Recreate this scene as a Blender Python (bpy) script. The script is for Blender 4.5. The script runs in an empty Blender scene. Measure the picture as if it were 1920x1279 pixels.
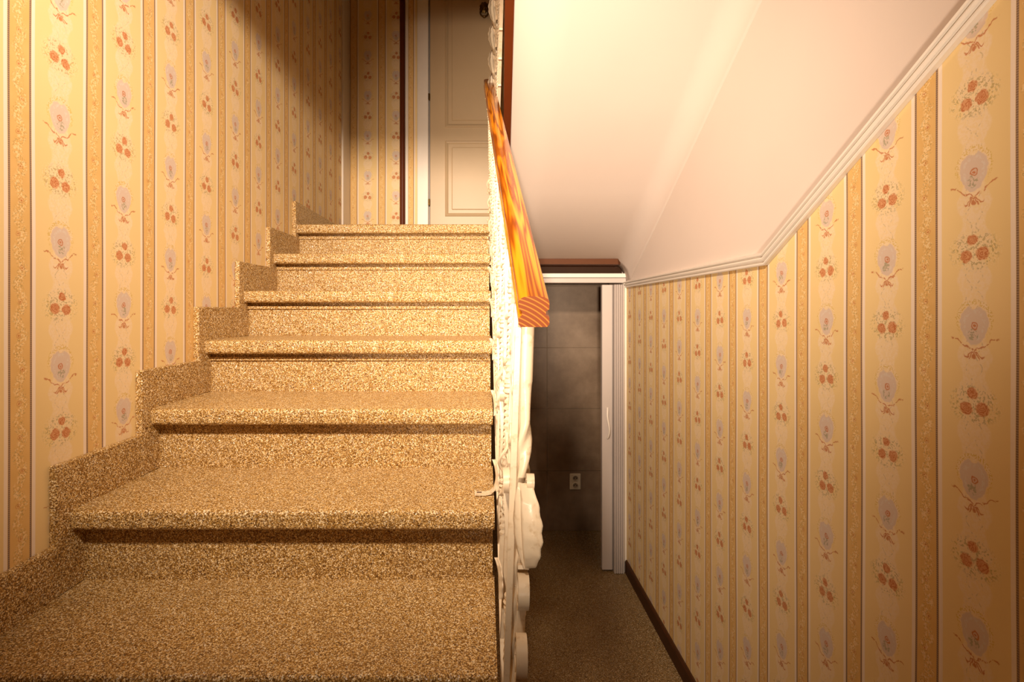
import bpy, math, random
from mathutils import Vector, Matrix
random.seed(7)
PI = math.pi
sc = bpy.context.scene
C = sc.collection

# ------------------------------------------------------------------ camera
F = 970.0                                   # focal length in pixels (1920 wide)
cam = bpy.data.cameras.new('camera')
cam.sensor_width = 36.0
cam.lens = F / 1920 * 36
cam.shift_x = 50 / 1920                     # view camera: verticals stay vertical
cam.shift_y = -57.5 / 1920
cam.clip_start = 0.02
co = bpy.data.objects.new('camera', cam); C.objects.link(co)
co.location = (0, 0, 0); co.rotation_euler = (PI / 2, 0, 0)
sc.camera = co

# ------------------------------------------------------------------ world, lamps, exposure
w = bpy.data.worlds.new('world'); sc.world = w; w.use_nodes = True
w.node_tree.nodes['Background'].inputs[0].default_value = (1.0, 0.62, 0.33, 1)
w.node_tree.nodes['Background'].inputs[1].default_value = 0.03

def lamp_spot(name, loc, target, power, size, blend, radius, col):
    l = bpy.data.lights.new(name, 'SPOT'); l.energy = power; l.color = col
    l.spot_size = math.radians(size); l.spot_blend = blend; l.shadow_soft_size = radius
    o = bpy.data.objects.new(name, l); C.objects.link(o); o.location = loc
    o.rotation_euler = (Vector(target) - Vector(loc)).to_track_quat('-Z', 'Y').to_euler()
    return o
WARM = (1.0, 0.785, 0.585)
lamp_spot('hall_lamp', (-0.32, -0.10, 1.22), (-0.20, 1.9, 0.42), 440, 92, 1.0, 0.09, WARM)     # ceiling spot above the viewer
lamp_spot('rear_fill', (-0.22, -1.95, 0.00), (0.44, 2.6, 0.62), 800, 36, 1.0, 0.12, WARM)      # added unseen fill spot, brightens soffit, right wall and risers

vs = sc.view_settings
vs.view_transform = 'Standard'; vs.look = 'None'; vs.gamma = 1.0; vs.use_curve_mapping = False
vs.exposure = 0.08
sc.cycles.max_bounces = 6; sc.cycles.diffuse_bounces = 4; sc.cycles.glossy_bounces = 2; sc.cycles.caustics_reflective = False; sc.cycles.adaptive_threshold = 0.06

# ------------------------------------------------------------------ measures (metres; the eye is the origin)
XL, XR = -0.955, 0.885                      # side walls
XS0, XS1 = -0.938, 0.021                    # ends of the steps
ZF = -1.637                                 # lower floor
RISE, GO = 0.1764, 0.28
NOSE = 0.040                                # overhang
TT = 0.046                                  # tread thickness
def NY(k): return 1.169 + GO * (k - 1)      # front of nosing k
def NZ(k): return -0.4533 + RISE * (k - 1)  # top of tread k
ZLAND = NZ(6)
YB = 3.60                                   # back wall of the landing
YD = 3.28                                   # plane of the folding door
YT = 3.845                                  # tiled wall
def MZ(y): return 0.142 if y > 1.62 else 0.142 + 0.544 * (1.62 - y)   # underside of wall moulding
ZH = 1.32                                   # hall ceiling

# ------------------------------------------------------------------ mesh helpers
class MB:
    def __init__(s): s.v = []; s.f = []
    def add(s, vs, fs):
        b = len(s.v); s.v += [tuple(p) for p in vs]; s.f += [tuple(i + b for i in f) for f in fs]; return s
    def box(s, x0, x1, y0, y1, z0, z1):
        return s.add([(x0,y0,z0),(x1,y0,z0),(x1,y1,z0),(x0,y1,z0),(x0,y0,z1),(x1,y0,z1),(x1,y1,z1),(x0,y1,z1)],
                     [(3,2,1,0),(4,5,6,7),(0,1,5,4),(1,2,6,5),(2,3,7,6),(3,0,4,7)])
    def bbox(s, x0, x1, y0, y1, z0, z1, b):          # chamfered box
        xs, ys, zs = (x0, x1), (y0, y1), (z0, z1)
        V = []; idx = {}
        for i in (0,1):
            for j in (0,1):
                for k in (0,1):
                    sx, sy, sz = (1,-1)[i], (1,-1)[j], (1,-1)[k]
                    for a in range(3):
                        idx[i,j,k,a] = len(V)
                        V.append((xs[i] + (0 if a == 0 else sx*b), ys[j] + (0 if a == 1 else sy*b), zs[k] + (0 if a == 2 else sz*b)))
        Fc = []
        for i in (0,1): Fc.append([idx[i,0,0,0], idx[i,1,0,0], idx[i,1,1,0], idx[i,0,1,0]])
        for j in (0,1): Fc.append([idx[0,j,0,1], idx[1,j,0,1], idx[1,j,1,1], idx[0,j,1,1]])
        for k in (0,1): Fc.append([idx[0,0,k,2], idx[1,0,k,2], idx[1,1,k,2], idx[0,1,k,2]])
        for j in (0,1):
            for k in (0,1): Fc.append([idx[0,j,k,1], idx[1,j,k,1], idx[1,j,k,2], idx[0,j,k,2]])
        for i in (0,1):
            for k in (0,1): Fc.append([idx[i,0,k,0], idx[i,1,k,0], idx[i,1,k,2], idx[i,0,k,2]])
        for i in (0,1):
            for j in (0,1): Fc.append([idx[i,j,0,0], idx[i,j,1,0], idx[i,j,1,1], idx[i,j,0,1]])
        for i in (0,1):
            for j in (0,1):
                for k in (0,1): Fc.append([idx[i,j,k,0], idx[i,j,k,1], idx[i,j,k,2]])
        return s.add(V, Fc)
    def prism(s, poly, a, b, ax):                    # polygon in the two other axes, extruded along ax
        def P(u, v, t): return (t,u,v) if ax == 'x' else (u,t,v) if ax == 'y' else (u,v,t)
        n = len(poly)
        V = [P(u,v,a) for u,v in poly] + [P(u,v,b) for u,v in poly]
        return s.add(V, [tuple(range(n))[::-1], tuple(range(n,2*n))] + [(i,(i+1)%n,n+(i+1)%n,n+i) for i in range(n)])
    def sweep(s, path, prof, up=(1,0,0), twist=0.0, closed=False, scale=None, caps=True):
        path = [Vector(p) for p in path]; n = len(path); m = len(prof); up = Vector(up)
        V = []; L = 0
        for i, p in enumerate(path):
            if closed: t = path[(i+1) % n] - path[i-1]
            else: t = path[min(i+1,n-1)] - path[max(i-1,0)]
            t.normalize()
            a = up - t * up.dot(t); a.normalize(); b = t.cross(a)
            if i: L += (path[i]-path[i-1]).length
            ca, sa = math.cos(twist*L), math.sin(twist*L)
            k = scale(i/(n-1)) if scale else 1.0
            for (u, v) in prof:
                V.append(p + a*((u*ca - v*sa)*k) + b*((u*sa + v*ca)*k))
        Fc = []
        for i in range(n if closed else n-1):
            for j in range(m):
                i2 = (i+1) % n; j2 = (j+1) % m
                Fc.append((i*m+j, i*m+j2, i2*m+j2, i2*m+j))
        if not closed and caps: Fc += [tuple(range(m))[::-1], tuple((n-1)*m+j for j in range(m))]
        return s.add(V, Fc)
    def lathe(s, prof, org=(0,0,0), seg=16, axis='z'):
        V = []; n = len(prof)
        for (r, h) in prof:
            for j in range(seg):
                a = 2*PI*j/seg; c, d = r*math.cos(a), r*math.sin(a)
                p = (c,d,h) if axis == 'z' else (c,h,d) if axis == 'y' else (h,c,d)
                V.append((p[0]+org[0], p[1]+org[1], p[2]+org[2]))
        Fc = [(i*seg+j, i*seg+(j+1)%seg, (i+1)*seg+(j+1)%seg, (i+1)*seg+j) for i in range(n-1) for j in range(seg)]
        Fc += [tuple(range(seg))[::-1], tuple((n-1)*seg+j for j in range(seg))]
        return s.add(V, Fc)
    def mesh(s, name):
        import bmesh
        m = bpy.data.meshes.new(name); m.from_pydata(s.v, [], s.f)
        bm = bmesh.new(); bm.from_mesh(m); bmesh.ops.recalc_face_normals(bm, faces=bm.faces); bm.to_mesh(m); bm.free()
        m.update(); return m
    def build(s, name, mat, parent=None, smooth=0):
        m = s.mesh(name); m.materials.append(mat)
        o = bpy.data.objects.new(name, m); C.objects.link(o); o.parent = parent
        if smooth: smooth_by(m, smooth)
        return o
def smooth_by(m, ang):
    m.polygons.foreach_set('use_smooth', [True]*len(m.polygons))
    m.set_sharp_from_angle(angle=math.radians(ang))
def empty(name, loc=(0,0,0)):
    o = bpy.data.objects.new(name, None); C.objects.link(o); o.location = loc; o.empty_display_size = 0.05; return o
def tag(o, label, cat, group=None):
    o['label'] = label; o['category'] = cat
    if group: o['group'] = group
    return o
def struct(o, label=None, cat=None):
    o['kind'] = 'structure'
    if label: o['label'] = label
    if cat: o['category'] = cat
    return o
def inst(name, mesh, parent=None, loc=(0,0,0), rot=(0,0,0)):
    o = bpy.data.objects.new(name, mesh); C.objects.link(o); o.parent = parent
    o.location = loc; o.rotation_euler = rot; return o
def rect(w, h): return [(-w/2,-h/2),(w/2,-h/2),(w/2,h/2),(-w/2,h/2)]
def ngon(r, n=8): return [(r*math.cos(2*PI*i/n), r*math.sin(2*PI*i/n)) for i in range(n)]

# ------------------------------------------------------------------ node helpers
class S:
    """socket wrapper: arithmetic makes Math nodes"""
    nt = None
    def __init__(s, k): s.k = k
    @staticmethod
    def m(op, *a):
        n = S.nt.nodes.new('ShaderNodeMath'); n.operation = op
        for i, x in enumerate(a):
            if isinstance(x, S): S.nt.links.new(x.k, n.inputs[i])
            else: n.inputs[i].default_value = x
        return S(n.outputs[0])
    def __add__(s, o): return S.m('ADD', s, o)
    __radd__ = __add__
    def __sub__(s, o): return S.m('SUBTRACT', s, o)
    def __rsub__(s, o): return S.m('SUBTRACT', o, s)
    def __mul__(s, o): return S.m('MULTIPLY', s, o)
    __rmul__ = __mul__
    def __truediv__(s, o): return S.m('DIVIDE', s, o)
def fl(x): return S.m('FLOOR', x)
def fr(x): return S.m('FRACT', x)
def ab(x): return S.m('ABSOLUTE', x)
def sn(x): return S.m('SINE', x)
def mx(a, b): return S.m('MAXIMUM', a, b)
def mn(a, b): return S.m('MINIMUM', a, b)
def ln(x, y): return S.m('SQRT', x*x + y*y)
def ss(a, b, x):
    n = S.nt.nodes.new('ShaderNodeMapRange'); n.interpolation_type = 'SMOOTHSTEP'
    n.inputs['From Min'].default_value = a; n.inputs['From Max'].default_value = b
    S.nt.links.new(x.k, n.inputs['Value']); return S(n.outputs['Result'])
def below(x, r, e=0.0012): return 1 - ss(r - e, r + e, x)
def band(x, a, b, e=0.0006): return ss(a - e, a + e, x) * (1 - ss(b - e, b + e, x))
def mixc(base, col, f):
    n = S.nt.nodes.new('ShaderNodeMix'); n.data_type = 'RGBA'
    for sock, v in ((n.inputs[6], base), (n.inputs[7], col)):
        if isinstance(v, tuple): sock.default_value = (*v, 1)
        else: S.nt.links.new(v, sock)
    if isinstance(f, S): S.nt.links.new(f.k, n.inputs[0])
    else: n.inputs[0].default_value = f
    return n.outputs[2]
def new_mat(name, rough=0.5, col=(0.8,0.8,0.8), metallic=0.0, spec=None):
    m = bpy.data.materials.new(name); m.use_nodes = True
    S.nt = m.node_tree; b = m.node_tree.nodes['Principled BSDF']
    b.inputs['Base Color'].default_value = (*col, 1); b.inputs['Roughness'].default_value = rough
    b.inputs['Metallic'].default_value = metallic
    if spec is not None: b.inputs['Specular IOR Level'].default_value = spec
    return m, b
def coords():
    return S.nt.nodes.new('ShaderNodeTexCoord').outputs['Object']
def noise(vec, scale, detail=3, rough=0.5, out='Fac'):
    n = S.nt.nodes.new('ShaderNodeTexNoise'); n.inputs['Scale'].default_value = scale
    n.inputs['Detail'].default_value = detail; n.inputs['Roughness'].default_value = rough
    S.nt.links.new(vec, n.inputs['Vector']); return S(n.outputs[out])
def mapping(vec, scale=(1,1,1), loc=(0,0,0), rot=(0,0,0)):
    n = S.nt.nodes.new('ShaderNodeMapping'); n.inputs['Scale'].default_value = scale
    n.inputs['Location'].default_value = loc; n.inputs['Rotation'].default_value = rot
    S.nt.links.new(vec, n.inputs['Vector']); return n.outputs[0]
def ramp(fac, stops, interp='LINEAR'):
    n = S.nt.nodes.new('ShaderNodeValToRGB'); n.color_ramp.interpolation = interp
    e = n.color_ramp.elements
    while len(e) < len(stops): e.new(0.5)
    for i, (p, c) in enumerate(stops): e[i].position = p; e[i].color = (*c, 1)
    S.nt.links.new(fac.k, n.inputs[0]); return n.outputs[0]
def bump(b, h, strength=0.3, dist=0.002):
    n = S.nt.nodes.new('ShaderNodeBump'); n.inputs['Strength'].default_value = strength; n.inputs['Distance'].default_value = dist
    S.nt.links.new(h.k, n.inputs['Height']); S.nt.links.new(n.outputs[0], b.inputs['Normal'])

# ------------------------------------------------------------------ materials
def wallpaper(name, axis, start, period, v0, parity):
    """cream striped paper: wide stripe with medallions and rose bouquets, narrow ochre stripe with a vine"""
    m, b = new_mat(name, 0.62, spec=0.25)
    P = coords()
    sx = S.nt.nodes.new('ShaderNodeSeparateXYZ'); S.nt.links.new(P, sx.inputs[0])
    wob = noise(P, 2.2, 0) - 0.5
    U = S(sx.outputs[axis]) + wob*0.006; V = S(sx.outputs[2])
    p = (U - start)/period
    cell = fl(p)
    s = fr(p)*0.2033                                   # metres inside one repeat
    n1 = noise(P, 110, 1) - 0.5
    n2 = noise(mapping(P, loc=(3,5,7)), 110, 1) - 0.5
    fine = noise(mapping(P, loc=(9,2,4)), 340, 0)
    fine2 = noise(mapping(P, loc=(1,8,3)), 230, 1)
    q = (V - v0)/0.279 + 0.5 + 0.5*S.m('MODULO', cell + float(parity + 100), 2.0)
    x0 = s - 0.129
    y0 = (fr(q) - 0.5)*0.279                           # medallion at 0
    y2 = (fr(q + 0.5) - 0.5)*0.279                     # bouquet at 0
    x = x0 + n1*0.007; y = y0 + n2*0.007; yb = y2 + n2*0.007
    ax = ab(x)
    cream = (0.80, 0.61, 0.295); pale = (0.85, 0.68, 0.47); lilac = (0.66, 0.53, 0.45)
    rust = (0.52, 0.185, 0.07); olive = (0.44, 0.34, 0.14); white = (0.86, 0.74, 0.63)
    col = mixc(cream, (0.84, 0.64, 0.33), noise(P, 6, 0))
    # pale lace running down the stripe
    edge = 0.027 + 0.006*sn(y0*90.0)
    lace = below(ab(x) - edge, 0.0, 0.003)*(0.45 + 0.55*ss(0.40, 0.58, fine2))
    col = mixc(col, pale, lace*0.95)
    sprig = below(ab(ab(x0) - 0.010 - 0.006*sn(y0*150.0)), 0.0012, 0.0012)*ss(0.5, 0.62, fine2)
    col = mixc(col, olive, sprig*0.55)
    # leaves round the bouquet
    lv = below(ln(x/0.046, yb/0.036), 1.0, 0.18)*ss(0.52, 0.60, fine2)
    col = mixc(col, olive, lv*0.72)
    lv2 = below(ln(x/0.05, yb/0.04), 1.0, 0.2)*ss(0.60, 0.66, fine)
    col = mixc(col, (0.86, 0.70, 0.46), lv2*0.7)
    # three roses
    for (cx, cy, r) in ((0.003, 0.020, 0.0095), (-0.016, -0.006, 0.0120), (0.015, -0.009, 0.0115)):
        d = ln(x - cx, yb - cy)
        col = mixc(col, (0.64, 0.29, 0.13), below(d, r, 0.0022)*0.85)
        ring = 0.5 + 0.5*sn(d*1150.0 + n1*22.0 + n2*14.0)
        col = mixc(col, rust, below(d, r, 0.0014)*ss(0.35, 0.75, ring))
    # medallion: notched shield, fringe, rose with stem
    e = ln(x/(0.022 + 0.007*ss(-0.035, 0.03, y)), (y - 0.004)/0.036)
    notch = ln(x, y - 0.043)
    med = below(e, 1.0, 0.05)*ss(0.008, 0.011, notch)
    fringe = band(e, 1.05, 1.32, 0.04)*ss(0.50, 0.58, fine)*ss(-0.03, 0.02, y)
    col = mixc(col, (0.66, 0.46, 0.10), fringe*0.7)
    col = mixc(col, lilac, med*0.92)
    col = mixc(col, (0.70, 0.62, 0.55), med*band(e, 0.62, 0.80, 0.06)*ss(0.42, 0.6, fine2)*0.8)
    d = ln(x + 0.001, y - 0.003)
    col = mixc(col, rust, below(d, 0.0075, 0.0015)*(0.55 + 0.45*sn(d*1300.0)))
    st = below(ln((x - 0.002)/0.010, (y + 0.013)/0.011), 1.0, 0.15)*ss(0.47, 0.55, fine2)
    col = mixc(col, (0.36, 0.32, 0.20), st*0.8)
    # ribbon swag with bow
    ry = y + 0.043 - ax*0.58 - 0.0025*sn(ax*240.0) + n1*0.006
    rib = below(ab(ry), 0.0015, 0.0012)*below(ax, 0.045, 0.002)*ss(0.36, 0.44, fine2)
    bow = below(ab(y + 0.047 + ax*0.25 - 0.004*sn(ax*330.0) + n1*0.006), 0.0016, 0.0012)*below(ax, 0.019, 0.002)
    tail = below(ab(ax - 0.004 - (y + 0.046)*(-0.5)), 0.0014, 0.001)*band(y, -0.058, -0.044, 0.002)
    knot = below(ln(x, y + 0.052), 0.0042, 0.0015)
    col = mixc(col, rust, mx(mx(rib, bow), mx(tail, knot))*0.9)
    # narrow stripe: ochre with pale vine and tiny red flowers
    nar = band(s, 0.0, 0.055)
    oc = mixc((0.70, 0.44, 0.155), (0.76, 0.50, 0.20), noise(P, 40, 0))
    vx = s - 0.0275 - 0.006*sn(V*90.0) + n1*0.006
    vine = below(ab(vx), 0.010, 0.004)*ss(0.50, 0.58, fine2)
    oc = mixc(oc, (0.86, 0.66, 0.36), vine*0.85)
    vin2 = below(ab(vx), 0.012, 0.004)*ss(0.60, 0.66, fine)
    oc = mixc(oc, (0.36, 0.24, 0.08), vin2*0.55)
    fy = (fr(V/0.0697 + 0.25) - 0.5)*0.0697 + n2*0.004
    fx = s - 0.0275 - 0.005*sn(fl(V/0.0697 + 0.25)*2.3) + n1*0.004
    fd = ln(fx, fy)
    oc = mixc(oc, rust, below(fd, 0.0052, 0.0012)*ss(-0.2, 0.4, sn(fd*1500.0))*0.85)
    col = mixc(col, oc, nar)
    # border lines: dotted brown cord, then white
    cord = mx(band(s, 0.0005, 0.0050, 0.0005), band(s, 0.0500, 0.0545, 0.0005))
    bead = 0.5 + 0.5*sn(V*1500.0)
    col = mixc(col, mixc((0.20, 0.125, 0.085), (0.36, 0.25, 0.18), bead), cord)
    wl = mx(band(s, 0.0552, 0.0635, 0.0007), band(s, 0.1945, 0.2028, 0.0007))
    col = mixc(col, white, wl)
    S.nt.links.new(col, b.inputs['Base Color'])
    return m

def terrazzo(name, k=1.0):
    m, b = new_mat(name, 0.33, spec=0.5)
    P = coords()
    def vor(scale):
        n = S.nt.nodes.new('ShaderNodeTexVoronoi'); n.inputs['Scale'].default_value = scale
        S.nt.links.new(P, n.inputs['Vector'])
        sp = S.nt.nodes.new('ShaderNodeSeparateColor'); S.nt.links.new(n.outputs['Color'], sp.inputs[0])
        return S(n.outputs['Distance']), S(sp.outputs[0]), S(sp.outputs[1])
    d, r, g = vor(520)
    d2, r2, g2 = vor(300)
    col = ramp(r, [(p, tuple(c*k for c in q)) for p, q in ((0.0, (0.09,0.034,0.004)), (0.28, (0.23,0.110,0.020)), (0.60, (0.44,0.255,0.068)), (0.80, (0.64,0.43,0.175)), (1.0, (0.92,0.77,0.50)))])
    col = mixc(col, (0.80,0.69,0.52), ss(0.86, 0.90, r2)*below(d2, 0.42, 0.08))
    col = mixc(col, (0.13,0.075,0.032), below(r2, 0.13, 0.02)*below(d2, 0.42, 0.08))
    blot = noise(P, 5, 3)
    col = mixc(col, (0.30,0.19,0.085), ss(0.45, 0.75, blot)*0.22)
    S.nt.links.new(col, b.inputs['Base Color'])
    rr = 0.20 + g*0.30
    S.nt.links.new(rr.k, b.inputs['Roughness'])
    # every polished chip lies at its own small tilt, so chips glint one by one
    vt = S.nt.nodes.new('ShaderNodeTexVoronoi'); vt.inputs['Scale'].default_value = 430; S.nt.links.new(P, vt.inputs['Vector'])
    def vm(op, a, c):
        n = S.nt.nodes.new('ShaderNodeVectorMath'); n.operation = op
        for k_, q_ in ((0, a), (1, c)):
            if isinstance(q_, tuple): n.inputs[k_].default_value = q_
            elif q_ is not None: S.nt.links.new(q_, n.inputs[k_])
        return n.outputs[0]
    off = vm('MULTIPLY', vm('SUBTRACT', vt.outputs['Color'], (0.5,0.5,0.5)), (0.85,0.85,0.85))
    geo = S.nt.nodes.new('ShaderNodeNewGeometry')
    nn = vm('NORMALIZE', vm('ADD', geo.outputs['Normal'], off), None)
    S.nt.links.new(nn, b.inputs['Normal'])
    return m

def plain(name, col, rough=0.5, var=0.06, scale=8, metallic=0.0, spec=None, bmp=0.0, bscale=60):
    m, b = new_mat(name, rough, col, metallic, spec)
    P = coords()
    c2 = tuple(max(0, c*(1 - var*2)) for c in col)
    S.nt.links.new(mixc(col, c2, noise(P, scale, 2)), b.inputs['Base Color'])
    if bmp: bump(b, noise(P, bscale, 3), bmp, 0.002)
    return m

def rail_wood():
    m, b = new_mat('varnished_pine', 0.25, spec=0.4)
    P = coords()
    sx = S.nt.nodes.new('ShaderNodeSeparateXYZ'); S.nt.links.new(P, sx.inputs[0])
    cb = S.nt.nodes.new('ShaderNodeCombineXYZ')
    zz = S(sx.outputs[2]) - S(sx.outputs[1])*0.63
    for i, k in enumerate((S(sx.outputs[0]), S(sx.outputs[1]), zz)): S.nt.links.new(k.k, cb.inputs[i])
    P = cb.outputs[0]
    g = noise(mapping(P, scale=(30, 1.3, 12)), 1.5, 2, 0.5)
    rng = 0.5 + 0.5*sn(g*30.0)
    col = ramp(rng, [(0.0, (0.56,0.20,0.008)), (0.6, (0.42,0.115,0.005)), (1.0, (0.17,0.036,0.002))])
    # dark lobes every half metre of plank
    kn = noise(mapping(P, scale=(12, 2.4, 6), loc=(2.3,0.4,1)), 1.6, 1)
    col = mixc(col, (0.20,0.045,0.003), ss(0.60, 0.66, kn)*0.8)
    S.nt.links.new(col, b.inputs['Base Color'])
    b.inputs['Coat Weight'].default_value = 0.3; b.inputs['Coat Roughness'].default_value = 0.12
    return m
def end_grain():
    m, b = new_mat('end_grain', 0.6, spec=0.2)
    P = coords()
    sx = S.nt.nodes.new('ShaderNodeSeparateXYZ'); S.nt.links.new(P, sx.inputs[0])
    X, Z = S(sx.outputs[0]), S(sx.outputs[2])
    d = ln(X + 0.05, Z + 0.085)
    rg = ss(0.72, 0.98, 0.5 + 0.5*sn(d*880.0 + noise(P, 30, 2)*1.5))
    S.nt.links.new(mixc((0.16,0.032,0.002), (0.42,0.13,0.012), rg), b.inputs['Base Color'])
    return m

def tile_mat():
    m, b = new_mat('stone_tile', 0.4)
    P = coords()
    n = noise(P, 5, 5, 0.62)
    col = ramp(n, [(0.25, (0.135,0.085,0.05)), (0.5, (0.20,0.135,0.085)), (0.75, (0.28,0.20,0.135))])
    S.nt.links.new(col, b.inputs['Base Color']); return m

def iron_white():
    m, b = new_mat('cream_painted_iron', 0.32, spec=0.45)
    P = coords()
    n = noise(P, 60, 4, 0.6)
    S.nt.links.new(mixc((0.70,0.58,0.42), (0.50,0.36,0.21), ss(0.54, 0.72, n)*0.7), b.inputs['Base Color'])
    bump(b, n, 0.25, 0.002); return m

M = {}
M['wp_left'] = wallpaper('wallpaper_left', 1, 1.0345, 0.2031, 0.010, 1)
M['wp_right'] = wallpaper('wallpaper_right', 1, 1.011, 0.2033, 0.108, 0)
M['wp_back'] = wallpaper('wallpaper_back', 0, -0.746, 0.1967, 0.235, 0)
M['terrazzo'] = terrazzo('gold_terrazzo', 1.08)
M['terrazzo_shade'] = terrazzo('shaded_terrazzo', 0.55)  # same terrazzo darkened: shade of the passage put into the colour
M['plaster'] = plain('white_plaster', (0.72,0.625,0.57), 0.7, 0.03, 3, bmp=0.05)
M['white_trim'] = plain('white_gloss_trim', (0.84,0.78,0.71), 0.35, 0.04, 10)
M['door'] = plain('cream_door_paint', (0.54,0.405,0.25), 0.4, 0.04, 6)
M['pvc'] = plain('white_pvc', (0.56,0.50,0.47), 0.35, 0.02, 5)
M['red_brown'] = plain('red_brown_paint', (0.115,0.022,0.003), 0.5, 0.12, 12, spec=0.3)
M['dark_brown'] = plain('dark_brown_paint', (0.075,0.028,0.010), 0.55, 0.2, 12, spec=0.2)
M['tile'] = tile_mat()
M['lip'] = plain('brown_lip', (0.115,0.038,0.012), 0.6, 0.15, 12, spec=0.2)
M['panel'] = plain('fill_cut_brown', (0.22,0.13,0.065), 0.5, 0.15, 5)  # dark tone made up for unseen hall surfaces, cuts bounced fill
M['grout'] = plain('grout', (0.36,0.28,0.20), 0.85, 0.1, 30)
M['wood'] = rail_wood(); M['endgrain'] = end_grain()
M['dark_wood'] = plain('dark_varnish', (0.13,0.035,0.008), 0.3, 0.3, 20)
M['iron'] = iron_white()
M['brass'] = plain('aged_brass', (0.26,0.16,0.05), 0.35, 0.3, 60, metallic=0.9)
M['black'] = plain('black_gap', (0.02,0.015,0.012), 0.6, 0.2)
M['seam'] = plain('grey_gasket', (0.30,0.27,0.25), 0.5, 0.1)
M['recess'] = plain('shaded_plastic', (0.34,0.27,0.18), 0.5, 0.05)
M['socket'] = plain('cream_plastic', (0.74,0.66,0.50), 0.3, 0.04)

# ------------------------------------------------------------------ the setting
YR = -2.3                                            # wall behind the camera
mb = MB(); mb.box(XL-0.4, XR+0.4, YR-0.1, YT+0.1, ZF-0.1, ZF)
struct(mb.build('floor', M['terrazzo_shade']), 'speckled terrazzo floor of the passage below the stairs, darkened for shade', 'floor')
mb = MB(); mb.box(XL-0.1, XL, YR, YB+0.1, ZF, 2.6)
struct(mb.build('wall_left', M['wp_left']), 'floral striped wallpaper wall along the stairs', 'wall')
ZK = ZH
def mline(y): return MZ(y)
mb = MB(); mb.prism([(YR, ZF), (YD+0.02, ZF), (YD+0.02, 0.15), (1.62, 0.15), (0.45, MZ(0.45)+0.008), (YR, MZ(0.45)+0.008)], XR, XR+0.1, 'x')
struct(mb.build('wall_right', M['wp_right']), 'floral striped wallpaper wall along the passage', 'wall')
mb = MB(); mb.prism([(YR, MZ(0.45)+0.008), (0.45, MZ(0.45)+0.008), (1.62, 0.15), (YD+0.02, 0.15), (YB+0.1, 0.15), (YB+0.1, 2.6), (YR, 2.6)], XR, XR+0.1, 'x')
struct(mb.build('wall_right_upper', M['plaster']), 'smooth white wall above the moulding on the right', 'wall')
mb = MB(); mb.box(XL-0.1, XR+0.1, YB, YB+0.1, 0.36, 2.6)
struct(mb.build('wall_back', M['wp_back']), 'wallpapered wall with door behind the landing', 'wall')
mb = MB(); mb.box(XL-0.1, XR+0.1, YR-0.1, YR, ZF, ZH)
struct(mb.build('wall_rear', M['panel']), 'unseen wall at the rear of the hall, toned dark to cut fill light', 'wall')

# sloping soffit of the upper flight, coved into the right wall
def SZ(y): return 0.40 + 0.54*(2.96 - y)
def XE(y): return 0.0958 + 0.026*(min(y, 2.6) - 1.754)
RC = 0.10
prof = [(None, 0.0), (0.30, 0.0), (0.55, 0.0), (XR-RC, 0.0)]
for a in range(1, 10):
    t = a/9*PI/2
    prof.append((XR-RC+(RC-0.002)*math.sin(t), -RC*1.15*(1-math.cos(t))))
mb = MB(); V = []; n = len(prof); ys = [YD, 3.14, 2.6, 2.0, 1.4, 1.22]
for y in ys:
    for (x, dz) in prof: V.append((XE(y) if x is None else x, y, SZ(max(min(y, 3.14), 0)) + dz))
mb.add(V, [(i*n+j, i*n+j+1, (i+1)*n+j+1, (i+1)*n+j) for i in range(len(ys)-1) for j in range(n-1)])
so = mb.build('ceiling', M['plaster'], None, 40)
md = so.modifiers.new('thickness', 'SOLIDIFY'); md.thickness = 0.02; md.offset = 1
struct(so, 'smooth white sloping underside of the upper stairs', 'ceiling')
mb = MB(); mb.box(XL-0.05, XR+0.05, YR, 1.20, ZH, ZH+0.15); mb.box(XL-0.05, XR+0.05, 1.08, 1.20, 1.17, ZH)  # lower box: downstand beam added to shade the upper landing
struct(mb.build('ceiling_hall', M['panel']), 'unseen hall ceiling with added shading beam, toned dark to cut fill light', 'ceiling')
mb = MB(); mb.box(XL-0.1, XR+0.1, 1.1, YB+0.1, 2.6, 2.7)
struct(mb.build('ceiling_upper', M['plaster']), 'plain white ceiling high above the landing', 'ceiling')
mb = MB(); mb.box(XL-0.1, XR+0.1, 1.1, 1.2, ZH+0.15, 2.6)
struct(mb.build('wall_upper', M['plaster']), 'plain wall of the floor above the hall', 'wall')

# wall moulding under the cove (trim): reeded profile swept along its kinked line
mprof = [(0,0),(0.012,0.0),(0.015,0.003),(0.015,0.007),(0.009,0.009),(0.009,0.011),(0.017,0.013),(0.021,0.018),(0.020,0.022),(0.012,0.024),(0.012,0.026),(0.022,0.028),(0.024,0.032),(0.020,0.036),(0.0,0.040)]
mb = MB(); V = []; n = len(mprof)
for (y, z) in ((YD-0.01, 0.142), (1.62, 0.142), (0.46, MZ(0.46))):
    tilt = 1.0 if y > 1.7 else (1.07 if y > 1.5 else 1.14)
    for (dx, dz) in mprof: V.append((XR - dx, y, z + dz*tilt))
Fc = [(i*n+j, i*n+j+1, (i+1)*n+j+1, (i+1)*n+j) for i in range(2) for j in range(n-1)] + [tuple(range(n)), tuple(2*n+j for j in range(n))]
mb.add(V, Fc)
struct(mb.build('trim_1', M['white_trim'], None, 35), 'white reeded moulding along the top of the wallpaper', 'moulding')
mb = MB(); mb.prism([(XR,ZF),(XR-0.014,ZF),(XR-0.014,ZF+0.068),(XR-0.008,ZF+0.078),(XR,ZF+0.078)], YR, YD-0.02, 'y')
struct(mb.build('baseboard_right', M['dark_brown']), 'dark brown baseboard along the passage wall', 'baseboard')
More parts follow.
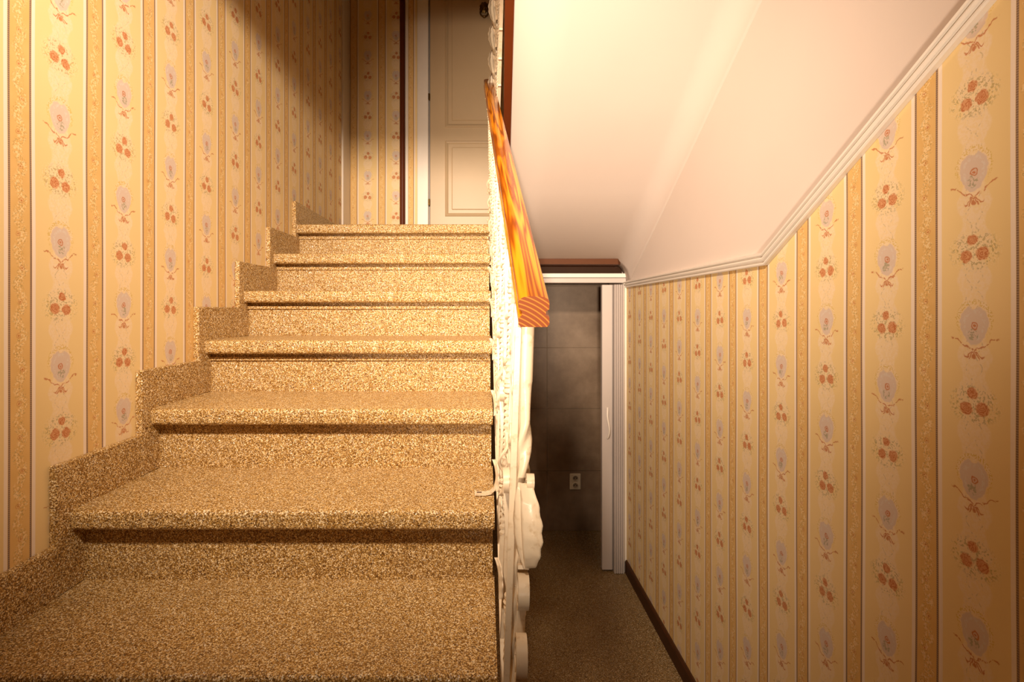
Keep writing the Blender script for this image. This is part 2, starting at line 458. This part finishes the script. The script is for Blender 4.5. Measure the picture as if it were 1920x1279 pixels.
# white board in the back left corner, red-brown corner trim by the door
mb = MB(); mb.bbox(XL-0.002, XL+0.012, 3.435, YB-0.001, ZLAND, 2.6, 0.003)
struct(mb.build('trim_2', M['white_trim']), 'tall narrow white board in the landing corner', 'trim')
mb = MB(); mb.sweep([(-0.5755, YB-0.008, ZLAND), (-0.5755, YB-0.008, 2.6)], ngon(0.019, 12), up=(1,0,0))
struct(mb.build('trim_3', M['red_brown'], None, 40), 'thin dark red wooden strip upright on the wallpaper by the door', 'trim')
mb = MB(); mb.bbox(-0.556, -0.535, YB-0.012, YB+0.001, ZLAND, 2.6, 0.003)
struct(mb.build('trim_4', M['white_trim']), 'white strip right beside the dark red wooden strip', 'trim')

# ------------------------------------------------------------------ lower flight of stairs
stairs = tag(empty('stair_flight', (0, NY(-5), ZF)), 'flight of gold speckled terrazzo steps going up to the landing', 'staircase')
stairs['kind'] = 'structure'
def child_world(o, root): o.parent = root; o.matrix_parent_inverse = root.matrix_basis.inverted(); return o
prof = []
r = 0.010
for a in range(5): t = PI + PI/2*a/4*1.0; prof.append((r + r*math.cos(t), -TT + r + r*math.sin(t)))
prof += [(GO+NOSE+0.02, -TT), (GO+NOSE+0.02, 0)]
for a in range(5): t = PI/2 + PI/2*a/4; prof.append((r + r*math.cos(t), -r + r*math.sin(t)))
tread_me = MB().prism(prof, XS0, XS1, 'x').mesh('tread'); tread_me.materials.append(M['terrazzo']); smooth_by(tread_me, 40)
riser_me = MB().box(XS0, XS1-0.004, 0, 0.03, -RISE, -TT).mesh('riser'); riser_me.materials.append(M['terrazzo'])
bead_me = MB().prism([(-0.007,-0.012),(-0.007,0),(0,0.0),(0,-0.014)], XS0, XS1-0.004, 'x').mesh('riser_lip'); bead_me.materials.append(M['terrazzo'])
for k in range(-4, 7):
    if k < 6: t = inst('tread', tread_me, None, (0, NY(k), NZ(k))); child_world(t, stairs)
    z1 = NZ(k)
    rr = inst('riser', riser_me, None, (0, NY(k)+NOSE, z1)); child_world(rr, stairs)
    if k >= 3:
        l = inst('riser_lip', bead_me, None, (0, NY(k)+NOSE, z1-TT-0.012)); child_world(l, stairs)
# lowest riser down to the floor is a little shorter
mb = MB(); mb.box(XS0, XS1-0.004, NY(-4)+NOSE+0.001, NY(-4)+NOSE+0.03, ZF, NZ(-5)+0.01)
child_world(mb.build('riser', M['terrazzo']), stairs)
# landing slab with the same nosing
mb = MB(); pl = [(u + NY(6), v + ZLAND) for u, v in prof]
pl = [(YB if u > NY(6)+0.2 else u, v) for u, v in pl]
mb.prism(pl, XS0, XS1, 'x'); child_world(mb.build('landing', M['terrazzo'], None, 40), stairs)
mb = MB(); mb.box(XL, XS0, 2.62, YB, 0.383, ZLAND); mb.box(XS1, XR, 3.17, YB, 0.383, ZLAND)
child_world(mb.build('landing_edge', M['terrazzo']), stairs)
# stepped skirting on the left wall, one piece per step
for k in range(-4, 7):
    y0, y1 = NY(k)+NOSE-0.078, NY(k+1)+NOSE-0.078
    zt = NZ(k)+0.112
    zb = NZ(k)-RISE+0.0
    if k == 6: y0, y1 = NY(6)-0.012, 3.434
    if k == 5: y1 = NY(6)-0.012
    mb = MB(); mb.bbox(XL, XS0+0.001, y0, y1+0.002, zb, zt, 0.002)
    mb.bbox(XL, XS0+0.001, y0+0.001, y0+0.05, zb-0.01, zb+0.3, 0.001) if False else None
    child_world(mb.build('skirting', M['terrazzo']), stairs)

# plaster wall under the open side of the flight
mb = MB()
poly = [(NY(-4), ZF), (3.20, ZF), (3.20, 0.30), (2.66, 0.30)]
for k in range(6, -5, -1):
    poly += [(NY(k)+NOSE+0.03, NZ(k)-TT), (NY(k)+NOSE+0.03, NZ(k)-RISE-TT)] if k > -4 else []
mb.prism(poly, -0.06, 0.013, 'x')
struct(mb.build('wall_stair_side', M['plaster']), 'plaster wall closing the space under the steps', 'wall')

# ------------------------------------------------------------------ upper flight: brown outer stringer and plaster core
mb = MB(); V = []
st = [3.0, 2.5, 1.9, 1.6, 1.4, 1.24]
for y in st:
    lo = SZ(y) - 0.004; hi = lo + 0.24
    for (x, z) in ((XE(y)-0.029, lo), (XE(y)+0.002, lo), (XE(y)+0.002, hi), (XE(y)-0.029, hi)): V.append((x, y, z))
Fc = [(i*4+j, i*4+(j+1)%4, (i+1)*4+(j+1)%4, (i+1)*4+j) for i in range(len(st)-1) for j in range(4)] + [(0,1,2,3), (20,21,22,23)]
mb.add(V, Fc)
struct(mb.build('trim_5', M['red_brown']), 'red-brown wooden edge board along the underside of the upper stairs', 'stringer')
upper = tag(empty('upper_stair_flight', (0.5, 3.16, ZLAND)), 'upper stairs rising over the passage toward the viewer', 'staircase')
upper['kind'] = 'structure'
us_me = MB().bbox(0.14, XR-0.001, -0.30, 0, -0.13, 0, 0.004).mesh('step'); us_me.materials.append(M['terrazzo'])
for i in range(8):
    o = inst('step', us_me, None, (0, 3.16-0.29*i, ZLAND+RISE*(i+1))); child_world(o, upper)

# ------------------------------------------------------------------ tiled room under the landing
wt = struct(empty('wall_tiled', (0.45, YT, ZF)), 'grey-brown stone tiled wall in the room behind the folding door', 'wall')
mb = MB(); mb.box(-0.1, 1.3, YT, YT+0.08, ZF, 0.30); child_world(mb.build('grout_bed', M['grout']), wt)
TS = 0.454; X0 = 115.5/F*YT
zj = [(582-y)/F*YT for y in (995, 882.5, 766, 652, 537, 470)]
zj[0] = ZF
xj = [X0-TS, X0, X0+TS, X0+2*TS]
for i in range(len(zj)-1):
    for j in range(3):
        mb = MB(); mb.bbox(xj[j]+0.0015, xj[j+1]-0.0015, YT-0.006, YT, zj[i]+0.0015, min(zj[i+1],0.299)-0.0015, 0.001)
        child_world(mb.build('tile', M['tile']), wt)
mb = MB(); mb.box(-0.10, -0.05, YD+0.1, YT, ZF, 0.3)
struct(mb.build('wall_closet_left', M['plaster']), 'left side wall of the room behind the folding door', 'wall')
mb = MB(); mb.box(1.2, 1.25, YD+0.1, YT, ZF, 0.3)
struct(mb.build('wall_closet_right', M['plaster']), 'right side wall of the room behind the folding door', 'wall')
mb = MB(); mb.box(-0.1, 1.3, YD+0.02, YB-0.001, 0.30, 0.355); mb.box(-0.1, 1.3, YB-0.001, YT+0.08, 0.30, 0.355)
struct(mb.build('ceiling_closet', M['plaster']), 'dark low ceiling of the tiled room', 'ceiling')
mb = MB(); mb.box(XR-0.012, 1.3, YD+0.02, YD+0.12, ZF, 0.30)
struct(mb.build('wall_door_side', M['plaster']), 'narrow plaster return beside the folding door', 'wall')

# dark brown lintel recess over the door: lip, underside, back
lin = struct(empty('lintel', (0.45, YD, 0.25)), 'dark brown lintel board above the folding door', 'lintel')
mb = MB(); xe = 0.835
xe = (1158-910)/F*3.13; poly = [(0.03, 3.12), (xe, 3.12), (xe+0.022, 3.15), (xe+0.022, YD+0.1), (0.03, YD+0.1)]
mb.prism(poly, 0.278, 0.312, 'z'); child_world(mb.build('lintel_lip', M['lip']), lin)
mb = MB(); mb.box(0.03, XR-0.014, YD+0.025, YD+0.1, 0.20, 0.279); child_world(mb.build('lintel_back', M['dark_brown']), lin)

# ------------------------------------------------------------------ folding door
fd = struct(empty('door_2', (0.78, YD, ZF)), 'white folding accordion door pushed open against the wallpaper', 'door')
mb = MB(); mb.bbox(0.04, 0.884, YD-0.035, YD+0.03, 0.206, 0.232, 0.002); child_world(mb.build('head_casing', M['white_trim']), fd)
mb = MB(); mb.bbox(0.04, 0.882, YD-0.042, YD+0.022, 0.172, 0.203, 0.003); child_world(mb.build('track', M['pvc']), fd)
mb = MB(); mb.bbox(0.730, 0.796, YD-0.045, YD-0.008, ZF+0.012, 0.160, 0.003); child_world(mb.build('lead_panel', M['pvc']), fd)
mb = MB(); mb.box(0.7945, 0.802, YD-0.030, YD-0.012, ZF+0.012, 0.160); child_world(mb.build('gasket', M['seam']), fd)
fx = 0.802
for i in range(5):
    wd = 0.0125
    mb = MB()
    mb.prism([(fx, YD-0.070), (fx+wd*0.45, YD-0.074), (fx+wd*0.86, YD-0.068), (fx+wd*0.86, YD+0.02), (fx, YD+0.02)], ZF+0.004, 0.160, 'z')
    child_world(mb.build('slat', M['pvc']), fd)
    mb = MB(); mb.box(fx+wd*0.82, fx+wd*1.02, YD-0.058, YD+0.015, ZF+0.006, 0.158)
    child_world(mb.build('gasket', M['seam']), fd)
    fx += wd
mb = MB(); mb.bbox(0.8645, 0.884, YD-0.05, YD+0.02, ZF, 0.17, 0.002); child_world(mb.build('jamb', M['white_trim']), fd)
pts = []
for i in range(13):
    t = i/12; pts.append((0.764 + 0.006*math.sin(t*2*PI), YD-0.046-0.026*math.sin(PI*t)**0.6, -0.800+0.19*t))
mb = MB(); mb.sweep(pts, ngon(0.007, 8), up=(1,0,0)); child_world(mb.build('handle', M['white_trim'], None, 50), fd)

# ------------------------------------------------------------------ wall socket on the tiles
cx, cz = (1078-910)/F*YT, (582-902)/F*YT
sk = tag(empty('wall_socket', (cx, YT-0.006, cz)), 'cream double power socket on the tiled wall', 'socket')
mb = MB(); mb.bbox(-0.041, 0.041, -0.012, 0, -0.060, 0.060, 0.005); mb.build('plate', M['socket'], sk)
for s in (-1, 1):
    mb = MB(); mb.lathe([(0.024,-0.0115),(0.0235,-0.018),(0.0195,-0.019),(0.0185,-0.0125),(0.003,-0.0122)], (0,0,0), 20, 'y')
    o = mb.build('outlet', M['socket'], sk, 40); o.location = (0, 0, s*0.027)
    mb = MB(); mb.lathe([(0.0185,-0.0128),(0.0185,-0.0123)], (0,0,0), 20, 'y'); mb.build('recess', M['recess'], o)
    for e in (-1, 1):
        mb = MB(); mb.lathe([(0.0040,-0.0150),(0.0035,-0.0095)], (e*0.009,0,0), 10, 'y'); mb.build('pin_hole', M['black'], o)
    mb = MB(); mb.lathe([(0.0025,-0.019),(0.0025,-0.009)], (0,0,0.011), 8, 'y'); mb.build('earth_pin', M['brass'], o)

# ------------------------------------------------------------------ panelled door on the landing
pxm = YB/F
def bx(x): return (x-910)*pxm
def bz(y): return (582-y)*pxm
d1 = struct(empty('door_1', (0.0, YB, ZLAND)), 'cream panelled door with brass knocker on the landing', 'door')
dl, dr = bx(807), bx(807)+0.76
mb = MB(); mb.bbox(bx(783), bx(804), YB-0.030, YB-0.0005, ZLAND, 2.5, 0.004); child_world(mb.build('door_casing', M['white_trim']), d1)
mb = MB(); mb.bbox(dr+0.01, dr+0.09, YB-0.030, YB-0.0005, ZLAND, 2.5, 0.004); child_world(mb.build('door_casing', M['white_trim']), d1)
mb = MB(); mb.box(bx(803), dl, YB-0.006, YB-0.001, ZLAND, 2.45); child_world(mb.build('door_gap', M['seam']), d1)
mb = MB(); mb.bbox(dl, dr, YB-0.022, YB-0.001, ZLAND+0.005, 2.45, 0.003); child_world(mb.build('leaf', M['door']), d1)
def panel(z0, z1):
    x0, x1 = bx(838), dr-(bx(838)-dl)
    yf = YB-0.022
    mb = MB()
    p = [(-0.011,0.0),(-0.008,0.006),(-0.003,0.009),(0.004,0.006),(0.009,0.002),(0.012,0.0)]
    loop = [(x0,z0),(x1,z0),(x1,z1),(x0,z1)]
    V = []; n = len(p)
    cx, cz = (x0+x1)/2, (z0+z1)/2
    for (x,z) in loop:
        for (o, h) in p:
            V.append((x + (o if x < cx else -o), yf-h, z + (o if z < cz else -o)))
    Fc = [(i*n+j, i*n+j+1, ((i+1)%4)*n+j+1, ((i+1)%4)*n+j) for i in range(4) for j in range(n-1)]
    mb.add(V, Fc); child_world(mb.build('panel_moulding', M['door']), d1)
    mb = MB(); mb.bbox(x0+0.035, x1-0.035, yf-0.006, yf+0.001, z0+0.035, z1-0.035, 0.005)
    child_world(mb.build('raised_panel', M['door']), d1)
panel(bz(404), bz(269)); panel(bz(238), bz(-55)); panel(bz(-90), 2.36)
for y in (185, 381):
    mb = MB(); mb.lathe([(0.004,-0.023),(0.0065,-0.021),(0.0065,0.021),(0.004,0.023)], (bx(805.5), YB-0.032, bz(y)), 10)
    child_world(mb.build('hinge', M['brass'], None, 40), d1)
# lion-head style knocker: ruffled back plate, muzzle, hanging ring
kx, kz = bx(908), bz(22)
mb = MB(); V = []; ns = 28
for ring, (rr, dep) in enumerate(((1.0,0.0),(0.95,0.008),(0.7,0.014),(0.4,0.020),(0.12,0.024))):
    for j in range(ns):
        a = 2*PI*j/ns; q = rr*(1+(0.10*math.cos(9*a) if ring < 2 else 0))
        V.append((kx+0.034*q*math.cos(a), YB-0.023-dep, kz+0.012+0.040*q*math.sin(a)))
Fc = [(i*ns+j, i*ns+(j+1)%ns, (i+1)*ns+(j+1)%ns, (i+1)*ns+j) for i in range(4) for j in range(ns)] + [tuple(4*ns+j for j in range(ns))]
mb.add(V, Fc)
kn = child_world(mb.build('knocker', M['brass'], None, 30), d1)
mb = MB(); mb.lathe([(0.004,-0.058),(0.011,-0.054),(0.014,-0.046),(0.012,-0.040)], (kx, YB, kz-0.002), 12, 'y')
o = mb.build('muzzle', M['brass'], kn, 40)
ring = [(kx+0.027*math.sin(2*PI*i/24), YB-0.045, kz-0.030+0.030*math.cos(2*PI*i/24)) for i in range(24)]
mb = MB(); mb.sweep(ring, ngon(0.0055, 8), up=(0,1,0), closed=True); mb.build('ring', M['brass'], kn, 50)
mb = MB(); mb.lathe([(0.003,-0.008),(0.010,-0.005),(0.012,0),(0.010,0.005),(0.003,0.008)], (kx, YB-0.046, kz-0.060), 12, 'x' if False else 'z'); mb.build('striker', M['brass'], kn, 40)

# ------------------------------------------------------------------ wrought-iron railings
def ZN(y): return -0.63 + 0.63*(y - 0.889)                  # pitch line through the nosings
Y0, Y1 = 0.836, 2.74
def XT(y): return 0.0776 - 0.0318*(y - Y0)                  # handrail line
def XB(y): return 0.043 - 0.007*(y - Y0)                    # foot line, just off the step ends
HR = 0.655                                                   # underside of the handrail over the pitch line

def leaf_mesh(name, L, W, curl, lobes=5, bulge=0.35, amp=0.14, flute=0.10):
    """acanthus leaf in the y-z plane, root at origin, growing along +z, curling toward +x"""
    mb = MB(); nu, nv = 22, 10; V = []
    for side in (0, 1):
        for i in range(nu+1):
            t = i/nu
            wv = W*(math.sin(PI*min(1, t*0.92+0.06))**0.8)*(1+amp*math.cos(t*lobes*2*PI))
            ang = curl*t*t
            cxx = L*t*math.sin(ang)*0.6; czz = L*t*math.cos(ang*0.8)
            for j in range(nv+1):
                u = j/nv*2-1
                dep = -bulge*W*(1-u*u) + flute*W*math.cos(u*PI*3)
                th = 0.0012 if side else -0.0012
                V.append((cxx + dep + th, u*wv, czz + 0.18*wv*abs(u)))
    r = nv+1; base = (nu+1)*r; Fc = []
    for i in range(nu):
        for j in range(nv):
            a = i*r+j
            Fc += [(a, a+1, a+r+1, a+r), (base+a, base+a+r, base+a+r+1, base+a+1)]
        Fc += [(i*r, (i+1)*r, base+(i+1)*r, base+i*r), (i*r+nv, base+i*r+nv, base+(i+1)*r+nv, (i+1)*r+nv)]
    for j in range(nv):
        Fc += [(j, base+j, base+j+1, j+1), (nu*r+j, nu*r+j+1, base+nu*r+j+1, base+nu*r+j)]
    mb.add(V, Fc); me = mb.mesh(name); me.materials.append(M['iron']); smooth_by(me, 60); return me
def spiral(cy, cz, r0, r1, a0, a1, n):
    return [(0, cy+(r0+(r1-r0)*i/n)*math.cos(a0+(a1-a0)*i/n), cz+(r0+(r1-r0)*i/n)*math.sin(a0+(a1-a0)*i/n)) for i in range(n+1)]
def strip_mesh(name, paths, wx=0.013, th=0.005):
    mb = MB()
    for p in paths: mb.sweep(p, rect(wx, th), up=(1,0,0))
    me = mb.mesh(name); me.materials.append(M['iron']); smooth_by(me, 35); return me
def finish(mb, name, ang=40):
    me = mb.mesh(name); me.materials.append(M['iron']); smooth_by(me, ang); return me

H0 = -0.13                                                   # bar foot below the pitch line
tw = MB()
tw.sweep([(0,0,H0+(HR-H0)*i/90) for i in range(91)], rect(0.0125,0.0125), up=(1,0,0), twist=0)
def twisted(h0, h1, w, pitch, plain_lo=0.1, plain_hi=0.1, n=110):
    mb = MB(); V = []; pr = rect(w, w); a = 0; m = 4
    for i in range(n+1):
        h = h0+(h1-h0)*i/n
        if h0+plain_lo < h < h1-plain_hi: a += (h1-h0)/n*2*PI/pitch
        for (u, v) in pr: V.append((u*math.cos(a)-v*math.sin(a), u*math.sin(a)+v*math.cos(a), h))
    Fc = [(i*m+j, i*m+(j+1)%m, (i+1)*m+(j+1)%m, (i+1)*m+j) for i in range(n) for j in range(m)] + [(3,2,1,0), tuple(n*m+j for j in range(m))]
    return mb.add(V, Fc)
bar_me = finish(twisted(H0, HR, 0.014, 0.055), 'twisted_bar', 30)
flat_me = finish(MB().bbox(-0.007, 0.007, -0.004, 0.004, H0, HR, 0.001), 'flat_bar')
col_me = finish(MB().lathe([(0.009,-0.016),(0.013,-0.013),(0.013,-0.008),(0.0105,-0.006),(0.0105,-0.003),(0.0145,0.0),(0.0105,0.003),(0.0105,0.006),(0.013,0.008),(0.013,0.013),(0.009,0.016)], (0,0,0), 14), 'collar', 50)
bas = MB()
for q in range(4):
    bas.sweep([(0.019*math.sin(PI*i/16)*math.cos(q*PI/2+i*0.18), 0.019*math.sin(PI*i/16)*math.sin(q*PI/2+i*0.18), -0.045+0.09*i/16) for i in range(17)], ngon(0.0035,6), up=(1,0.2,0))
bas_me = finish(bas, 'basket', 50)
scA = spiral(0.0, 0.0, 0.030, 0.007, -PI/2, 2.6*PI, 34)
s_me = strip_mesh('scroll', [spiral(0.028, 0.12, 0.028, 0.006, PI, -1.9*PI, 34), [(0, 0.0+0.010*math.sin(PI*i/10), 0.12-0.24*i/10) for i in range(11)], spiral(-0.028, -0.12, 0.028, 0.006, 0, -2.9*PI, 34)])
c_me = strip_mesh('scroll', [spiral(0.024, 0.07, 0.024, 0.006, PI, -1.9*PI, 30), [(0, 0.012*math.sin(PI*i/8)*-1, 0.07-0.14*i/8) for i in range(9)], spiral(0.024, -0.07, 0.024, 0.006, PI, 3.9*PI, 30)])
leafA = leaf_mesh('leaf', 0.11, 0.026, 0.35)
leafB = leaf_mesh('leaf', 0.075, 0.020, -0.25, 4)
leafC = leaf_mesh('leaf', 0.05, 0.014, 0.4, 3)

rail = tag(empty('stair_railing', (XB(Y0), Y0, ZN(Y0)-0.13)), 'cream wrought-iron stair railing with leaf scrolls and a varnished wooden handrail', 'railing')
def lean(y): return math.atan2(XT(y)-XB(y), 0.68)
def on_rail(name, me, y, h, rot=(0,0,0), off=0.0):
    x = XB(y) + (XT(y)-XB(y))*h/0.68 + off
    o = inst(name, me, None, (x, y, ZN(y)+h), (rot[0], rot[1]+lean(y), rot[2]))
    return child_world(o, rail)
ys = [0.93 + 0.108*i for i in range(17)]
for i, y in enumerate(ys):
    if i % 2 == 0:
        on_rail('twisted_bar', bar_me, y, 0.0)
        for h in (0.08, 0.30, 0.52): on_rail('collar', col_me, y, h)
        on_rail('leaf', leafC, y, 0.54, (0.2, 0, 0), -0.006)
        on_rail('leaf', leafC, y, 0.06, (PI, 0, 0), -0.006)
    else:
        on_rail('flat_bar', flat_me, y, 0.0)
        on_rail('scroll', s_me, y+0.02, 0.40); on_rail('scroll', s_me, y-0.02, 0.10, (0, 0, PI))
        on_rail('leaf', leafA, y+0.03, 0.30, (-0.5, 0, 0), 0.004); on_rail('leaf', leafB, y-0.03, 0.24, (0.6+PI, 0, 0), -0.004)
        on_rail('leaf', leafB, y, 0.55, (0.3, 0, 0), -0.005); on_rail('leaf', leafB, y-0.02, -0.02, (-0.4, 0, 0), -0.006)
        on_rail('basket', bas_me, y+0.054, 0.18)
    on_rail('scroll', c_me, y+0.054, 0.50 if i % 2 else 0.36, (0,0,0 if i % 2 else PI))
def bar_along(name, h, wx, wz, ya, yb):
    def P(y): return (XB(y)+(XT(y)-XB(y))*h/0.68, y, ZN(y)+h)
    mb = MB(); mb.sweep([P(ya), P(yb)], rect(wx, wz), up=(1,0,0)); return child_world(mb.build(name, M['iron']), rail)
bar_along('top_bar', HR-0.003, 0.030, 0.007, Y0+0.005, Y1)
bar_along('bottom_bar', -0.125, 0.014, 0.012, 0.70, Y1)
bar_along('middle_bar', 0.20, 0.010, 0.006, 0.85, Y1-0.1)

# newel post at the near end: plain top, rope twist below, shell leaf and two flat scrolls in front of it
yn = Y0 + 0.022
post = MB(); V = []; n = 150; m = 16; h0, h1 = -0.36, HR; a = 0
for i in range(n+1):
    h = h0+(h1-h0)*i/n
    if h < 0.47: a += (h1-h0)/n*2*PI/0.20
    k = min(1, max(0, (0.53-h)/0.06))                       # twist fades out near the top
    for j in range(m):
        t = 2*PI*j/m
        R = 0.0128*(1 + 0.26*k*math.cos(3*(t - a)))*(1.06 if h > 0.53 else 1.0)
        V.append((R*math.cos(t), R*math.sin(t), h))
post.add(V, [(i*m+j, i*m+(j+1)%m, (i+1)*m+(j+1)%m, (i+1)*m+j) for i in range(n) for j in range(m)] + [tuple(range(m))[::-1], tuple(n*m+j for j in range(m))])
def on_post(name, me, y, h, rot=(0,0,0), off=0.0):           # the post leans a little outward
    o = inst(name, me, None, (0.0445 + 0.0326*h + off, y, ZN(yn)+h), (rot[0], rot[1]+0.0326, rot[2]))
    return child_world(o, rail)
on_post('newel_post', finish(post, 'newel_post', 60), yn, 0.0, off=0.003)
on_post('post_strap', finish(MB().bbox(-0.0055, 0.0055, -0.003, 0.003, -0.36, HR-0.032, 0.0012), 'post_strap'), yn-0.017, 0.0, off=-0.0115)
def ornament(name, me, y, h, rot=(0,0,0), off=0.0): return on_post(name, me, y, h-0.048, rot, off)
big = leaf_mesh('shell_leaf', 0.13, 0.034, 0.2, 5, 0.6, 0.06, 0.12)
ornament('shell_leaf', big, yn-0.035, 0.425, (PI-0.12, 0.10, 0.6), 0.014)
ornament('flat_scroll', strip_mesh('flat_scroll', [spiral(0, 0, 0.016, 0.005, -PI/2, 2.0*PI, 26)], 0.012, 0.004), yn-0.040, 0.425, (0,0,0), 0.014)
r1 = strip_mesh('flat_scroll', [spiral(0, 0, 0.034, 0.010, PI/2, -3.2*PI, 40)], 0.017, 0.006)
ornament('flat_scroll', r1, yn-0.050, 0.262, (0,0,0), 0.007)
ornament('flat_scroll', r1, yn-0.050, 0.160, (PI,0,0), 0.007)
ornament('shell_leaf', leafA, yn-0.045, 0.125, (PI-0.1, 0.1, -0.4), 0.010)
ornament('shell_leaf', leafB, yn-0.050, 0.050, (PI-0.3, 0.1, 0.4), 0.012)
ornament('link_bar', finish(MB().bbox(-0.007,0.007,-0.003,0.003,-0.20,0.30,0.001), 'link_bar'), yn-0.022, 0.0, off=0.008)

# foot bracket screwed to the second tread in view
yb_ = 1.268
zt = NZ(1)
pts = [(0.034, yb_, zt+0.26), (0.030, yb_, zt+0.10), (0.027, yb_, zt+0.035), (0.022, yb_, zt+0.016), (0.012, yb_, zt+0.007), (0.0, yb_, zt+0.0045), (-0.026, yb_, zt+0.0045)]
mb = MB(); mb.sweep(pts, rect(0.018, 0.005), up=(0,1,0)); br = child_world(mb.build('foot_bracket', M['iron']), rail)
mb = MB(); mb.bbox(-0.021, -0.009, yb_-0.003, yb_+0.003, zt+0.006, zt+0.0078, 0.0005)
o = mb.build('slot', M['dark_brown'], br); o.matrix_parent_inverse = rail.matrix_basis.inverted() if False else Matrix()

# wooden handrail: grooved section, straight along the pitch
def handrail(name, A, B, root, w=0.050, h=0.050, wood=None, grain=None):
    A, B = Vector(A), Vector(B); L = (B-A).length; d = (B-A).normalized()
    hw = w/2
    pr = []
    for i in range(9):                                       # softly crowned top
        u = -1 + 2*i/8; pr.append((u*(hw-0.002), h/2 - 0.003*u*u - (0.002 if abs(u) == 1 else 0)))
    pr += [(hw, h/2-0.009), (hw, 0.004), (hw-0.0055, 0.0), (hw-0.0055, -0.006), (hw, -0.010), (hw, -h/2+0.004), (hw-0.004, -h/2)]
    pr += [(-hw+0.004, -h/2), (-hw, -h/2+0.004), (-hw, -0.010), (-hw+0.0055, -0.006), (-hw+0.0055, 0.0), (-hw, 0.004), (-hw, h/2-0.009)]
    # plumb-cut end: the section is upright, so the rail is sheared along its run
    run = Vector((d.x, d.y, 0)).length; k = d.z/run
    mb = MB(); n = len(pr)
    V = [(x, 0, z) for x, z in pr] + [(x, L*run, z + L*d.z) for x, z in pr]
    mb.add(V, [tuple(range(n))[::-1], tuple(range(n, 2*n))] + [(i, (i+1)%n, n+(i+1)%n, n+i) for i in range(n)])
    me = mb.mesh(name); me.materials.append(wood or M['wood']); me.materials.append(grain or M['endgrain'])
    for p in me.polygons:
        if len(p.vertices) > 4: p.material_index = 1
    smooth_by(me, 30)
    o = inst(name, me, None, A, (0, 0, math.atan2(-d.x, d.y)))
    return child_world(o, root)
handrail('handrail', (XT(Y0)+0.001, Y0, -0.002), (XT(Y1), Y1, 0.63*(Y1-Y0)+0.002), rail)

# railing of the upper flight, seen over the end of the handrail
up = tag(empty('upper_railing', (0.066, 2.76, 0.72)), 'cream wrought-iron railing with twisted bars beside the red-brown stringer above', 'railing')
def UZ(y): return 0.74 + 0.63*(2.75 - y)
def on_up(name, me, y, h, rot=(0,0,0), off=0.0):
    return child_world(inst(name, me, None, (0.062+off, y, UZ(y)+h), rot), up)
for i in range(9):
    y = 2.70 - 0.105*i
    on_up('twisted_bar', bar_me, y, 0.08)
    on_up('leaf', leafA, y-0.02, 0.52, (0.3,0,0), -0.010); on_up('leaf', leafB, y, 0.62, (0.2,0,0.4), -0.012)
    on_up('leaf', leafA, y-0.04, 0.32, (PI-0.3,0,0), -0.010); on_up('leaf', leafB, y-0.02, 0.22, (0.4,0,0), -0.008)
    on_up('leaf', big, y-0.03, 0.56, (PI-0.15, 0.0, 1.0), -0.008); on_up('leaf', big, y-0.06, 0.27, (0.2, 0.0, -1.0), -0.007); on_up('scroll', s_me, y-0.05, 0.45); on_up('collar', col_me, y, 0.40)
mb = MB(); mb.sweep([(0.062, 2.77, UZ(2.77)-0.04), (0.062, 1.75, UZ(1.75)-0.04)], rect(0.014, 0.012), up=(1,0,0)); child_world(mb.build('bottom_bar', M['iron']), up)
mb = MB(); mb.sweep([(0.062, 2.77, UZ(2.77)+0.727), (0.062, 1.75, UZ(1.75)+0.727)], rect(0.03, 0.007), up=(1,0,0)); child_world(mb.build('top_bar', M['iron']), up)
handrail('handrail', (0.062, 2.78, UZ(2.78)+0.757), (0.062, 1.75, UZ(1.75)+0.757), up, 0.045, 0.05, M['dark_wood'], M['dark_wood'])
